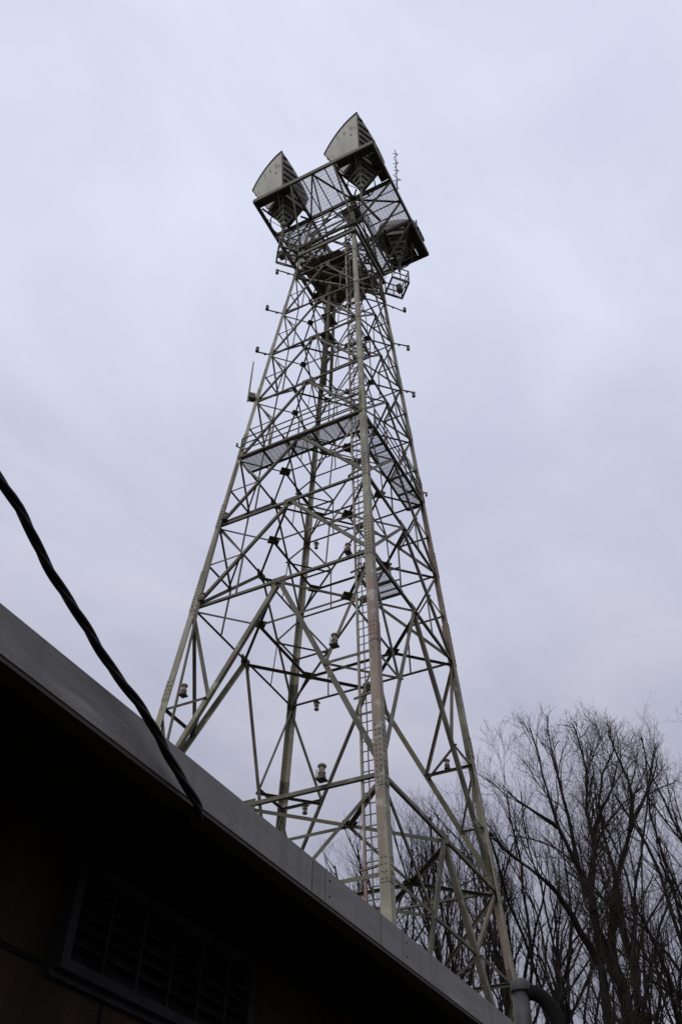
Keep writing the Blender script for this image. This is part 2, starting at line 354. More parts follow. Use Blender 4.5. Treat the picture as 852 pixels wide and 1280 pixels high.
# inner equipment floor (dark, close boarded) near the top, with its joists and the feed pipes gathered under it
m = MB(); zf = 43.9 + EYE; h = W(43.9) - .12
m.prism([V((-h, h, zf)), V((-h + .25, -h + 1.0, zf)), V((h - 1.0, -h + .25, zf)), V((h, -h, zf)), V((h, h, zf))][::-1], [V((-h, h, zf + .06)), V((-h + .25, -h + 1.0, zf + .06)), V((h - 1.0, -h + .25, zf + .06)), V((h, -h, zf + .06)), V((h, h, zf + .06))][::-1])
m.build('floor_plate', M_floor, tower)
for i in range(7):
    y = -h + .5 + (2 * h - .6) * i / 6; x0 = -h + .1 if y > -h + 1.0 else -h + .9
    m = MB(); m.bar((x0, y, zf - .09), (h - .05, y, zf - .09), .07, .16); m.build('floor_joist', M_floor, tower)
for x in (-.7, .5): m = MB(); m.bar((x, -h + .75, zf - .25), (x, h - .05, zf - .25), .12, .16); m.build('floor_joist', M_floor, tower)
for z, a, b in ((42.3, (-1, 1), (.55, -1)), (44.5, (-1, .95), (.3, -1)), (43.2, (-1, .8), (.8, -1)), (43.2, (1, -.9), (-.6, 1))):
    hh = W(z) - .05; m = MB(); m.bar((a[0] * hh, a[1] * hh, z + EYE), (b[0] * hh, b[1] * hh, z + EYE), .1, .1); m.build('cross_beam', M_leg, tower)
for sgn in (-1, 1):                              # ring beams of the service level below the antenna deck
    for z, o in ((44.4, .10), (45.35, .12)):
        hh = W(z) + o
        m = MB(); m.bar((sgn * hh, -hh - .05, z + EYE), (sgn * hh, hh + .05, z + EYE), .1, .24, up); m.build('ring_beam', M_steel, tower)
        m = MB(); m.bar((-hh + .06, sgn * hh, z + EYE), (hh - .06, sgn * hh, z + EYE), .1, .236, up); m.build('ring_beam', M_steel, tower)
# service gallery round the shaft: narrow grating, handrails, cross bracing up to the antenna deck
hg = W(45.4) + .15
for s_ in (-1, 1):
    grating(s_ * hg - .45 * (s_ < 0), s_ * hg + .45 * (s_ > 0), -hg, hg, 45.5, 'y'); grating(-hg, hg, s_ * hg - .45 * (s_ < 0), s_ * hg + .45 * (s_ > 0), 45.5, 'x')
ho = hg + .45
railing([(-ho, -ho), (-ho, ho), (ho, ho), (ho, -ho), (-ho, -ho)], 45.5, mids=2, step=1.0)
for fi, (n, cL, cR) in enumerate(faces):
    for z0, z1 in ((45.4, 47.1), (47.1, 48.7)):
        for k, (c0, c1) in enumerate(((cL, cR), (cR, cL))):
            m = MB(); m.angle(LEG(*c0, z0), LEG(*c1, z1), .075, .06, n, -.12 - .01 * k); m.build('upper_brace', M_steel, tower)
    m = MB(); m.angle(LEG(*cL, 47.1), LEG(*cR, 47.1), .09, .07, n, -.15); m.build('upper_brace', M_steel, tower)
m = MB(); m.box((-W(47.4) + .35, -W(47.4) + .25, 47.4 + EYE), 1.1, .9, .06); m.build('landing_plate', M_floor, tower)
# feed pipes coming together over the floor and running down the shaft
for k, (a, b) in enumerate(((-.35, .45), (-.05, .75), (.3, .5))):
    m = MB(); m.tube([V((a * 2.2, b * 1.6, 46.6 + EYE)), V((a * 1.2, b * 1.1, 45.8 + EYE)), V((a, b, 44.6 + EYE)), V((a, b, 40 + EYE)), V((a, b, 34 + EYE))], .085, 9); m.build('feed_pipe', M_steel, tower, True)
for z in (41.6, 39.9, 38.2):
    m = MB(); m.box((-.03, .57, z + EYE), .85, .5, .09); m.build('pipe_clamp', M_dark, tower)
# antenna deck at the top
ZT = 48.95; E_ = 3.777; I_ = 1.34
for k, (p, q, n) in enumerate((((-E_, -E_), (-E_, E_), (-1, 0, 0)), ((-E_ + .1, -E_), (E_ - .1, -E_), (0, -1, 0)), ((E_, -E_), (E_, E_), (1, 0, 0)), ((E_ - .1, E_), (-E_ + .1, E_), (0, 1, 0)))):
    m = MB(); m.poly(V((*p, ZT + EYE)), V((*q, ZT + EYE)), [(-.17, 0), (.17, 0), (.17, -.12), (.15, -.12), (.15, -.02), (-.15, -.02), (-.15, -.12), (-.17, -.12)], n); m.build('edge_beam', M_steel, tower)
for s_ in (-1, 1):
    m = MB(); m.bar((s_ * I_, -E_ + .13, ZT + EYE - .01), (s_ * I_, E_ - .13, ZT + EYE - .01), .12, .30); m.build('deck_beam', M_steel, tower)
    m = MB(); m.bar((-E_ + .13, s_ * I_, ZT + EYE - .03), (E_ - .13, s_ * I_, ZT + EYE - .03), .12, .24); m.build('deck_beam', M_steel, tower)
gz = ZT + .2
for x0, x1, y0, y1, al in ((-E_ + .1, -I_ - .05, -I_, I_, 'x'), (I_ + .05, E_ - .1, -I_, I_, 'x'), (-I_, I_, -E_ + .1, -I_ - .05, 'y'), (-I_, I_, I_ + .05, E_ - .1, 'y')):
    grating(x0, x1, y0, y1, gz, al, sp=.032, th=.008)
    m = MB()
    if al == 'x':
        for y in (-.72, -.02, .68): m.bar((x0, y, gz - .06 + EYE), (x1, y, gz - .06 + EYE), .05, .07)
    else:
        for x in (-.72, -.02, .68): m.bar((x, y0, gz - .06 + EYE), (x, y1, gz - .06 + EYE), .05, .07)
    m.build('deck_bearer', M_grate, tower)
# corner bay plates along the outer edges
def plate(x0, x1, y0, y1, z=ZT + .185):
    m = MB(); m.box(((x0 + x1) / 2, (y0 + y1) / 2, z + EYE), x1 - x0, y1 - y0, .02); return m.build('deck_plate', M_dark, tower)
plate(-E_ + .02, -E_ + .62, I_ + .07, E_ - .02); plate(-E_ + .02, -E_ + .62, -E_ + .02, -I_ - .07)
plate(-E_ + .65, -I_ - .07, -E_ + .02, -E_ + .62); plate(I_ + .07, E_ - .02, -E_ + .02, -E_ + .62); plate(E_ - .62, E_ - .02, -E_ + .65, -I_ - .07)
plate(E_ - .62, E_ - .02, I_ + .07, E_ - .02)
# in-plane deck bracing, knee braces from the legs
for sx, sy in ((1, 0), (-1, 0), (0, 1), (0, -1)):
    p = V((sx * (E_ - .1), sy * (E_ - .1), ZT + EYE - .1)); t_ = V((-sy, sx, 0))
    for s_ in (-1, 1):
        m = MB(); m.bar(p, V((sx * I_, sy * I_, ZT + EYE - .1)) + t_ * I_ * s_, .09, .09 + .004 * s_); m.build('deck_brace', M_steel, tower)
    m = MB(); m.bar(p, V((sx * W(45.2), sy * W(45.2), 45.2 + EYE)), .09, .09, (.3, .2, 1)); m.build('knee_brace', M_steel, tower)
for sx in (-1, 1):
    for sy in (-1, 1):
        b = LEG(sx, sy, 45.2)
        for q in (V((sx * (E_ - .1), sy * I_, ZT + EYE - .15)), V((sx * I_, sy * (E_ - .1), ZT + EYE - .15))):
            m = MB(); m.bar(b, q, .11, .11, (.3, .2, 1)); m.build('knee_brace', M_steel, tower)
        m = MB(); m.bar(LEG(sx, sy, 48.8), V((sx * (I_ + .45), sy * (I_ + .45), ZT + EYE - .1)), .08, .1); m.build('deck_brace', M_steel, tower)
# two small outrigger balconies beside the left and right legs
def balcony(c, ax, ay):
    P = [V((*c, 43.3 + EYE)) + V(ax) * a + V(ay) * b for a, b in ((0, 0), (1, 0), (1, 1), (0, 1))]
    m = MB()
    for i in range(4): m.bar(P[i], P[(i + 1) % 4], .08, .12)
    for i in (0, 1): m.bar(P[i] - up * .06, P[i] * .5 + P[3 - i] * .5 - up * .9 - V(ax) * .5, .06, .06, (1, .2, 0))
    fr = m.build('balcony_frame', M_steel, tower)
    m = MB(); n = 20
    for i in range(n + 1):
        a = P[0] + (P[1] - P[0]) * i / n; b = P[3] + (P[2] - P[3]) * i / n; m.bar(a + up * .05, b + up * .05, .006, .02)
    m.build('grating', M_grate, tower)
    r = MB()
    for hh in (.55, 1.1):
        for i, j in ((0, 1), (1, 2), (2, 3)): r.bar(P[i] + up * hh, P[j] + up * hh, .05, .05)
    for i in range(4): r.bar(P[i], P[i] + up * 1.12, .055, .055, (1, 0, 0))
    for i, j in ((0, 1), (1, 2), (2, 3)): p = (P[i] + P[j]) / 2; r.bar(p, p + up * 1.1, .045, .045, (1, 0, 0))
    r.build('railing', M_steel, tower)
    b = MB(); p = P[1] * .75 + P[3] * .25 + up * .45; b.box(p, .32, .26, .5); b.build('junction_box', M_dark, tower)
balcony((-1.78, 1.82), (-.72, .72, 0), (-.75, -.62, 0)); balcony((1.80, -1.80), (.70, -.66, 0), (-.74, -.75, 0))

# ------------------------------------------------------------------ horn reflector antennas
TF = .3187; HZ = 47.12 + EYE; HA = 2.427
def hh_(a, b): return 3.991 / (math.sqrt(1 + a * a + b * b) - .83 * a)
def HP(a, b, h): return V((a * h, b * h, h))
horn = thing('horn_antenna', 'x', 'antenna', (-HA, HA, HZ), math.radians(155.2), 'horn antennas on the tower top')
H0, HC = .34, 2.2; NS = 12
side = [((TF, TF), (TF, -TF)), ((TF, -TF), (-TF, -TF)), ((-TF, -TF), (-TF, TF)), ((-TF, TF), (TF, TF))]   # front, right, back, left
m = MB()
for fi, (p, q) in enumerate(side):
    lo = []; hi = []
    for i in range(NS + 1):
        a = p[0] + (q[0] - p[0]) * i / NS; b = p[1] + (q[1] - p[1]) * i / NS
        lo.append(HP(a, b, H0)); hi.append(HP(a, b, HC if fi == 0 else hh_(a, b)))
    m.add(lo + hi, [(i, NS + 1 + i, NS + 2 + i, i + 1) for i in range(NS)])
m.add([HP(TF, TF, H0), HP(TF, -TF, H0), HP(-TF, -TF, H0), HP(-TF, TF, H0)], [(0, 1, 2, 3)])
hb = m.build('horn_body', M_horn, horn)
m = MB(); G = 14
vs = [HP(-TF + 2 * TF * i / G, -TF + 2 * TF * j / G, hh_(-TF + 2 * TF * i / G, -TF + 2 * TF * j / G)) for i in range(G + 1) for j in range(G + 1)]
m.add(vs, [(i * (G + 1) + j, (i + 1) * (G + 1) + j, (i + 1) * (G + 1) + j + 1, i * (G + 1) + j + 1) for i in range(G) for j in range(G)])
m.build('reflector', M_horn, horn, True)
m = MB(); lo = []; hi = []
for i in range(NS + 1):
    b = TF - 2 * TF * i / NS; lo.append(HP(TF, b, HC)); hi.append(HP(TF, b, hh_(TF, b)))
vs = []; fs = []
K_ = 10
for k in range(K_ + 1):
    for i in range(NS + 1):
        p = lo[i].lerp(hi[i], k / K_); bulge = .05 * math.sin(math.pi * i / NS) * math.sin(math.pi * k / K_); vs.append(p + V((.02 + bulge, 0, 0)))
fs = [(k * (NS + 1) + i, (k + 1) * (NS + 1) + i, (k + 1) * (NS + 1) + i + 1, k * (NS + 1) + i + 1) for k in range(K_) for i in range(NS)]
m.add(vs, fs); m.box(HP(TF, .17, 3.9) + V((.075, 0, 0)), .05, .09, .09)
m.build('aperture_cover', M_cover, horn, True)
m = MB()
m.tube([p + V((.02, 0, .02)) for p in hi], .055, 5)
m.tube([lo[0] + V((.02, 0, 0)), hi[0] + V((.02, 0, 0))], .022, 5); m.tube([lo[-1] + V((.02, 0, 0)), hi[-1] + V((.02, 0, 0))], .03, 5); m.tube([lo[0] + V((.02, 0, 0)), lo[-1] + V((.02, 0, 0))], .04, 5)
m.build('aperture_rim', M_rib, horn)
h = .50                                                    # stiffening ribs on the four faces
while h < 4.7:
    for fi, (p, q) in enumerate(side):
        nrm = V(((1, 0, 0), (0, -1, 0), (-1, 0, 0), (0, 1, 0))[fi])
        t0 = t1 = None
        for i in range(41):
            t = i / 40; a = p[0] + (q[0] - p[0]) * t; b = p[1] + (q[1] - p[1]) * t
            top = HC - .05 if fi == 0 else hh_(a, b) - .06
            if h < top:
                if t0 is None: t0 = t
                t1 = t
        if t0 is None or t1 - t0 < .08: continue
        A = HP(p[0] + (q[0] - p[0]) * t0, p[1] + (q[1] - p[1]) * t0, h); B = HP(p[0] + (q[0] - p[0]) * t1, p[1] + (q[1] - p[1]) * t1, h)
        e_ = (B - A).normalized() * .05; m = MB(); m.bar(A + e_ + nrm * .035, B - e_ + nrm * .035, .10, .07, nrm); m.build('stiffening_rib', M_rib, horn)
    h += .36
for i in range(4):
    (p, q) = side[i]; m = MB(); m.tube([HP(p[0], p[1], H0), HP(p[0], p[1], hh_(*p) - .02)], .018, 5); m.build('corner_seam', M_horn, horn)
m = MB(); m.lathe([(.16, .02), (.16, .12), (.17, .13), (.17, .2), (.13, .21), (.16, .36)], 14); m.build('throat_flange', M_horn, horn, True)
m = MB(); m.tube([V((0, 0, .1)), V((0, 0, -.9)), V((-.08, 0, -1.25)), V((-.35, 0, -1.55)), V((-.8, 0, -1.75)), V((-1.3, 0, -1.95))], .075, 10); m.build('waveguide', M_steel, horn, True)
m = MB()                                                   # cradle: square ring at deck level, hoop below
hd = 48.95 + EYE - HZ; c_ = TF * hd + .12
R4 = [V((c_, c_, hd)), V((c_, -c_, hd)), V((-c_, -c_, hd)), V((-c_, c_, hd))]
for i in range(4): m.bar(R4[i], R4[(i + 1) % 4], .1, .14)
for s_ in ((1, 1), (1, -1), (-1, -1), (-1, 1)): m.bar(V((s_[0] * c_, s_[1] * c_, hd)), V((s_[0] * c_ * 1.6, s_[1] * c_ * 1.0, hd)), .08, .1)
for a in range(4):
    an = a * math.pi / 2 + .6; m.bar(V((.15 * math.cos(an), .15 * math.sin(an), .1)), V((1.25 * math.cos(an), 1.25 * math.sin(an), hd - .1)), .03, .03, (.1, .3, 1))
m.tube([V((.75 * math.cos(2 * math.pi * i / 24), .75 * math.sin(2 * math.pi * i / 24), .45)) for i in range(25)], .035, 5)
m.build('cradle', M_steel, horn)
horn['label'] = 'left horn antenna at the tower top, pale flat cover facing left'
dup(horn, (-HA, -HA, HZ), math.radians(155.2), 'highest horn antenna in the photo, pale cover on the front corner of the deck')
dup(horn, (HA, -HA, HZ), math.radians(19), 'dark right horn antenna, its ribbed back turned to the viewer')

# ------------------------------------------------------------------ lamps on the tower
def lamp_parts(t, off, flip, arm_from):
    s_ = -1 if flip else 1; o = V(off)
    Mt = Matrix.Translation(o) @ Matrix.Diagonal((1, 1, s_, 1))
    m = MB()
    if (o - V(arm_from)).length > .12: m.bar(V(arm_from), o + V((0, 0, -.03 * s_)), .09, .09, (.1, .2, 1)); m.box(o * .35 + V(arm_from) * .65 + V((0, 0, -.08)), .16, .16, .1)
    else: m.box(o, .34, .3, .05); m.bar(o + V((-.17, .1, -.02)), o + V((-.17, .1, .3 * s_)), .025, .02, (1, 0, 0))
    m.build('bracket', M_dark, t)
    m = MB(); m.lathe([(.12, 0), (.15, .02), (.15, .08), (.12, .1)], 14, Mt); m.build('base', M_black, t)
    m = MB(); m.lathe([(.11, .102), (.125, .12), (.125, .20), (.135, .205), (.135, .235), (.12, .24), (.105, .36), (.10, .42)], 14, Mt); m.build('housing', M_glass, t, True)
    m = MB(); m.lathe([(.10, .422), (.145, .44), (.15, .49), (.12, .53), (.05, .55)], 14, Mt); m.build('cap', M_glass, t, True)
GL = 'lamps fixed to the tower'
def lamp(pos, label, off=(0, 0, .03), flip=False, arm=(0, 0, 0), sc=1.):
    t = thing('tower_lamp', label, 'lamp', pos, 0, GL); lamp_parts(t, off, flip, arm); sc *= .66; t.scale = (sc, sc, sc); return t
def onF(x, y, z): return (x, y, z + EYE)
lamp(onF(-W(19.65) - .02, -2.62, 19.75), 'beige lamp standing close to the ladder on the strut level with the small ladder landing', sc=1.05)
lamp(onF(-W(19.65) - .02, 3.02, 19.75), 'rusty lamp on the left leg level with the lamp beside the ladder')
lamp(onF(-W(23.69) - .02, 2.78, 23.78), 'lamp on the left leg one storey below the long catwalk')
lamp(onF(-W(15.8) - .15, -2.45, 15.85), 'large beige lamp on a short bar left of the ladder, lower half of the tower', sc=1.15)
lamp(onF(-W(15.8) - .1, 2.85, 15.7), 'lamp on a bracket low on the left leg above the roof edge', sc=1.1)
lamp(onF(-W(11.41) - .1, -2.35, 11.5), 'lowest and largest pale lamp, on the long strut left of the ladder', sc=1.2)
lamp(onF(W(19.65), 2.3, 19.6), 'small lamp hanging beside the far back leg in mid tower', (0, 0, -.05), True)
lamp(onF(W(27.6), 2.35, 27.5), 'small lamp hanging by the far back leg near the catwalk', (0, 0, -.05), True, sc=.9)
lamp(onF(W(15.7), 2.75, 15.6), 'small lamp low on the far back leg just over the roof line', (0, 0, -.05), True)
lamp(onF(W(15.6) + .02, -2.75, 15.85), 'brown lamp on the far right face in front of the treetops', (0, 0, -.25), False, sc=1.05)
d = .7071
def leglamp(sx, sy, z, ln, label, flip, sc=.9, rise=.1):
    p = LEG(sx, sy, z); lamp(p, label, (1.5 * sx * ln * d, 1.5 * sy * ln * d, rise + (-.1 if flip else .06)), flip, (0, 0, 0), sc)
leglamp(-1, 1, 42.5, 1.0, 'topmost lamp on the left side, hanging from an arm under the balcony', True)
leglamp(-1, 1, 38.7, .85, 'second lamp from the top on the left side, upright on its arm', False, rise=-.1)
leglamp(-1, 1, 35.1, .65, 'third lamp from the top on the left side, upright beside the leg', False, rise=-.1)
leglamp(1, -1, 42.2, 1.15, 'topmost lamp on the right side, under the right balcony', False, rise=-.35)
leglamp(1, -1, 38.8, .85, 'second lamp from the top on the right side, hanging from its arm', True, rise=.25)
leglamp(1, -1, 35.1, .6, 'third lamp from the top on the right side, hanging close to the leg', True, rise=.15)
leglamp(-1, 1, 28.3, .3, 'tiny lamp on the left leg at the end of the catwalk', False, .5, 0)
leglamp(1, -1, 28.3, .3, 'tiny lamp on the right leg at the end of the catwalk', True, .55, .1)

# ------------------------------------------------------------------ small aerials
p = LEG(-1, 1, 31.6); t = thing('whip_antenna', 'thin straight whip antenna clamped to the left leg above the catwalk', 'antenna', p + V((-.22, .22, -.25)))
m = MB(); m.tube([V((0, 0, 0)), V((0, 0, 1.4)), V((0, 0, 2.9))], [.045, .04, .03], 8); m.build('rod', M_leg, t)
m = MB(); m.box((.1, -.1, .35), .26, .3, .34, Matrix.Rotation(.78, 3, 'Z')); m.build('clamp', M_dark, t)
t = thing('collinear_antenna', 'thin aerial mast with many short crossbars on the right deck edge', 'antenna', (-.75, -E_ - .05, ZT + EYE - .1))
m = MB(); m.tube([V((0, 0, 0)), V((0, 0, 5.0))], [.035, .02], 7); m.build('mast', M_steel, t)
for i in range(15):
    z = .5 + i * .31; a = i * .9; L_ = .17 if i > 3 else .26; m = MB()
    m.bar((-L_ * math.cos(a), -L_ * math.sin(a), z), (L_ * math.cos(a), L_ * math.sin(a), z + .05), .028, .03); m.build('dipole_element', M_steel, t)
t = tag(MB.build((lambda q: (q.tube([V((0, 0, 0)), V((0, 0, .9))], .05, 7), q)[1])(MB()), 'stub_pole', M_steel), 'short stub pole standing on the deck edge over the right horn', 'pole'); t.location = (1.9, -E_ - .05, ZT + EYE - .05)

# ------------------------------------------------------------------ low building
bx0, bx1 = -31., -11.5; EY = -10.288; WY = -9.288; BY = -6.3; ET, EB = 3.895, 3.70
bld = thing('service_building', 'low dark flat roofed service building under the tower with a grey metal fascia', 'building', (-21, -8, 0))
def B_(mb, name, mt, parent=None):
    off = V((21, 8, 0)); mb.v = [tuple(V(p) + off) for p in mb.v]; return mb.build(name, mt, parent or bld)
m = MB(); m.add([(bx0 + .6, WY, 0), (bx1 - .6, WY, 0), (bx1 - .6, BY, 0), (bx0 + .6, BY, 0), (bx0 + .6, WY, EB + .092), (bx1 - .6, WY, EB + .092), (bx1 - .6, BY, EB + .092), (bx0 + .6, BY, EB + .092)], [(0, 1, 5, 4), (1, 2, 6, 5), (2, 3, 7, 6), (3, 0, 4, 7)])
B_(m, 'wall', M_wall)
m = MB(); zz = 3.18                                             # panel joints and battens
m.box(((bx0 + bx1) / 2, WY - .006, zz), bx1 - bx0 - 1.2, .012, .028)
for i in range(15): x = -30 + 1.22 * i + .3; m.box((x, WY - .004, EB / 2 + .045), .018, .008, EB + .09)
B_(m, 'panel_joint', M_void)
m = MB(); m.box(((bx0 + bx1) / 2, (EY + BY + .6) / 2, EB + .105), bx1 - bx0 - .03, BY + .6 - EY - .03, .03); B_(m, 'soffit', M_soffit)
m = MB(); m.box(((bx0 + bx1) / 2, (EY + BY + .6) / 2, EB + .156), bx1 - bx0 - .034, BY + .6 - EY - .034, .066); B_(m, 'roof', M_roof)
SE = [bx0, -24.3, -18.31, -18.155, -17.075, bx1]
for x0, x1 in zip(SE, SE[1:]):
    m = MB(); m.prism([V((x0 + .004, EY, EB)), V((x0 + .004, EY - .018, EB)), V((x0 + .004, EY - .018, ET)), V((x0 + .004, EY + .06, ET + .012)), V((x0 + .004, EY + .06, ET)), V((x0 + .004, EY, ET - .006))][::-1],
                      [V((x1 - .004, EY, EB)), V((x1 - .004, EY - .018, EB)), V((x1 - .004, EY - .018, ET)), V((x1 - .004, EY + .06, ET + .012)), V((x1 - .004, EY + .06, ET)), V((x1 - .004, EY, ET - .006))][::-1])
    B_(m, 'fascia', M_fascia)
m = MB()
for x in SE[1:-1]: m.box((x, EY - .004, (EB + ET) / 2), .012, .012, ET - EB)
for x in (-17.02, -18.10):
    for z in (.05, .14): m.lathe([(.006, 0), (.005, .005)], 8, Matrix.Translation((x, EY - .018, EB + z)) @ Matrix.Rotation(math.pi / 2, 4, 'X'))
B_(m, 'seam', M_void)
m = MB(); m.box(((bx0 + bx1) / 2, EY + .03, EB - .012), bx1 - bx0 - .01, .085, .02); m.box(((bx0 + bx1) / 2, EY + .10, EB + .045), bx1 - bx0 - .04, .05, .086); B_(m, 'drip_edge', M_drip)
for x in (bx0, bx1): m = MB(); m.box((x, (EY + BY + .6) / 2 + .04, (EB + ET) / 2), .02, BY + .6 - EY - .06, ET - EB); B_(m, 'fascia', M_fascia)
m = MB(); m.box(((bx0 + bx1) / 2, BY + .6, (EB + ET) / 2), bx1 - bx0 + .02, .02, ET - EB); B_(m, 'fascia', M_fascia)
# louvre
lx0, lx1, lz0, lz1 = -19.15, -17.40, 3.165, 3.735
m = MB(); m.box(((lx0 + lx1) / 2, WY - .006, (lz0 + lz1) / 2), lx1 - lx0, .012, lz1 - lz0); lou = B_(m, 'louver_vent', M_void)
fr = .055
m = MB()
for z in (lz0 + fr / 2, lz1 - fr / 2): m.box(((lx0 + lx1) / 2, WY - .045, z), lx1 - lx0 + .06, .09, fr)
for x in (lx0, lx1): m.box((x, WY - .043, (lz0 + lz1) / 2), .06, .09, lz1 - lz0 - 2 * fr - .002)
for z in (lz0 - .018, lz1 + .016): m.box(((lx0 + lx1) / 2, WY - .02, z), lx1 - lx0 + .09, .04, .03)
B_(m, 'frame', M_frame, lou)
for i in range(1, 6):
    m = MB(); x = lx0 + (lx1 - lx0) * i / 6; m.box((x, WY - .075, (lz0 + lz1) / 2), .016, .02, lz1 - lz0 - 2 * fr - .004); B_(m, 'mullion', M_louver, lou)
for i in range(6):
    z = lz0 + fr + (lz1 - lz0 - 2 * fr) * (i + .5) / 6
    m = MB(); m.box(((lx0 + lx1) / 2, WY - .042, z), lx1 - lx0 - .064, .082, .006, Matrix.Rotation(math.radians(38 + 3 * math.sin(i * 2.7)), 3, 'X')); B_(m, 'slat', M_louver, lou)

# goose-neck vent pipe on the roof
vx, vy = CAM.x + 9.42, CAM.y + 2.98
t = thing('vent_pipe', 'grey gooseneck vent pipe rising from the roof end at the lower right', 'pipe', (vx, vy, ET))
m = MB(); m.tube([V((0, 0, -.1)), V((0, 0, .74))], .078, 18); m.build('riser', M_pipe, t, True)
m = MB(); m.lathe([(.098, .70), (.10, .71), (.10, .77), (.085, .80), (.05, .82), (.01, .825)], 18); m.build('collar', M_pipe, t, True)
m = MB(); ud = V((.46, -.89, 0)); pth = [ud * a + V((0, 0, b)) for a, b in ((.03, .68), (.10, .70), (.17, .68), (.24, .62), (.29, .54), (.32, .44), (.335, .34), (.34, .26))]
m.tube(catmull(pth, .03), .072, 14); m.build('elbow', M_pipe_dark, t, True)
m = MB(); m.tube([pth[-1], pth[-1] + V((0, 0, -.07))], .085, 14); m.build('hood', M_pipe_dark, t)
m = MB(); m.lathe([(.22, 0), (.2, .02), (.085, .05)], 16); m.build('flashing', M_roof, t)

# service cable, three strands laid round each other
rel = [(.51, 2.36, 3.49), (1.62, 2.48, 2.69)]
def rayp(v, t): return CAM + V(v) * t
P0 = rayp((.406, .620, .671), 4.0); P1 = rayp((.564, .596, .572), 4.22); P2 = rayp((.642, .573, .509), 4.40); P3 = rayp((.713, .545, .441), 4.66)
P3 = V((P3.x, min(P3.y, EY - .06), P3.z)); P4 = V((P3.x + .055, EY + .01, 3.648)); P5 = V((P3.x + .10, EY + .11, 3.67)); P6 = V((P3.x + .13, EY + .2, EB + .12))
dr = (P0 - P1).normalized()
raw = [P0 + dr * 14 + V((0, 0, 2.4)), P0 + dr * 8 + V((0, 0, .8)), P0 + dr * 3.4 + V((0, 0, .12)), P0 + dr * 1.2, P0, rayp((.488, .611, .623), 4.1), P1, P2, P3, P4, P5, P6]
cl = catmull(raw, .035); cab = thing('service_cable', 'thick black twisted cable hanging in front of the roof edge', 'cable', P3)
for k in range(3):
    m = MB(); pts = []; s_ = 0
    for i, p in enumerate(cl):
        a = (cl[min(i + 1, len(cl) - 1)] - cl[max(i - 1, 0)]).normalized()
        if i: s_ += (p - cl[i - 1]).length
        n = a.cross(V((0, 0, 1))).normalized(); b = n.cross(a); th = s_ * 2 * math.pi / .62 + k * 2 * math.pi / 3
        wob = .012 * math.sin(s_ * 5.1) + .006 * math.sin(s_ * 11.3)
        pts.append(p - P3 + n * (math.cos(th) * .0105 + wob) + b * (math.sin(th) * .0105))
    m.tube(pts, .0122, 8); m.build('strand', M_cable, cab, True)

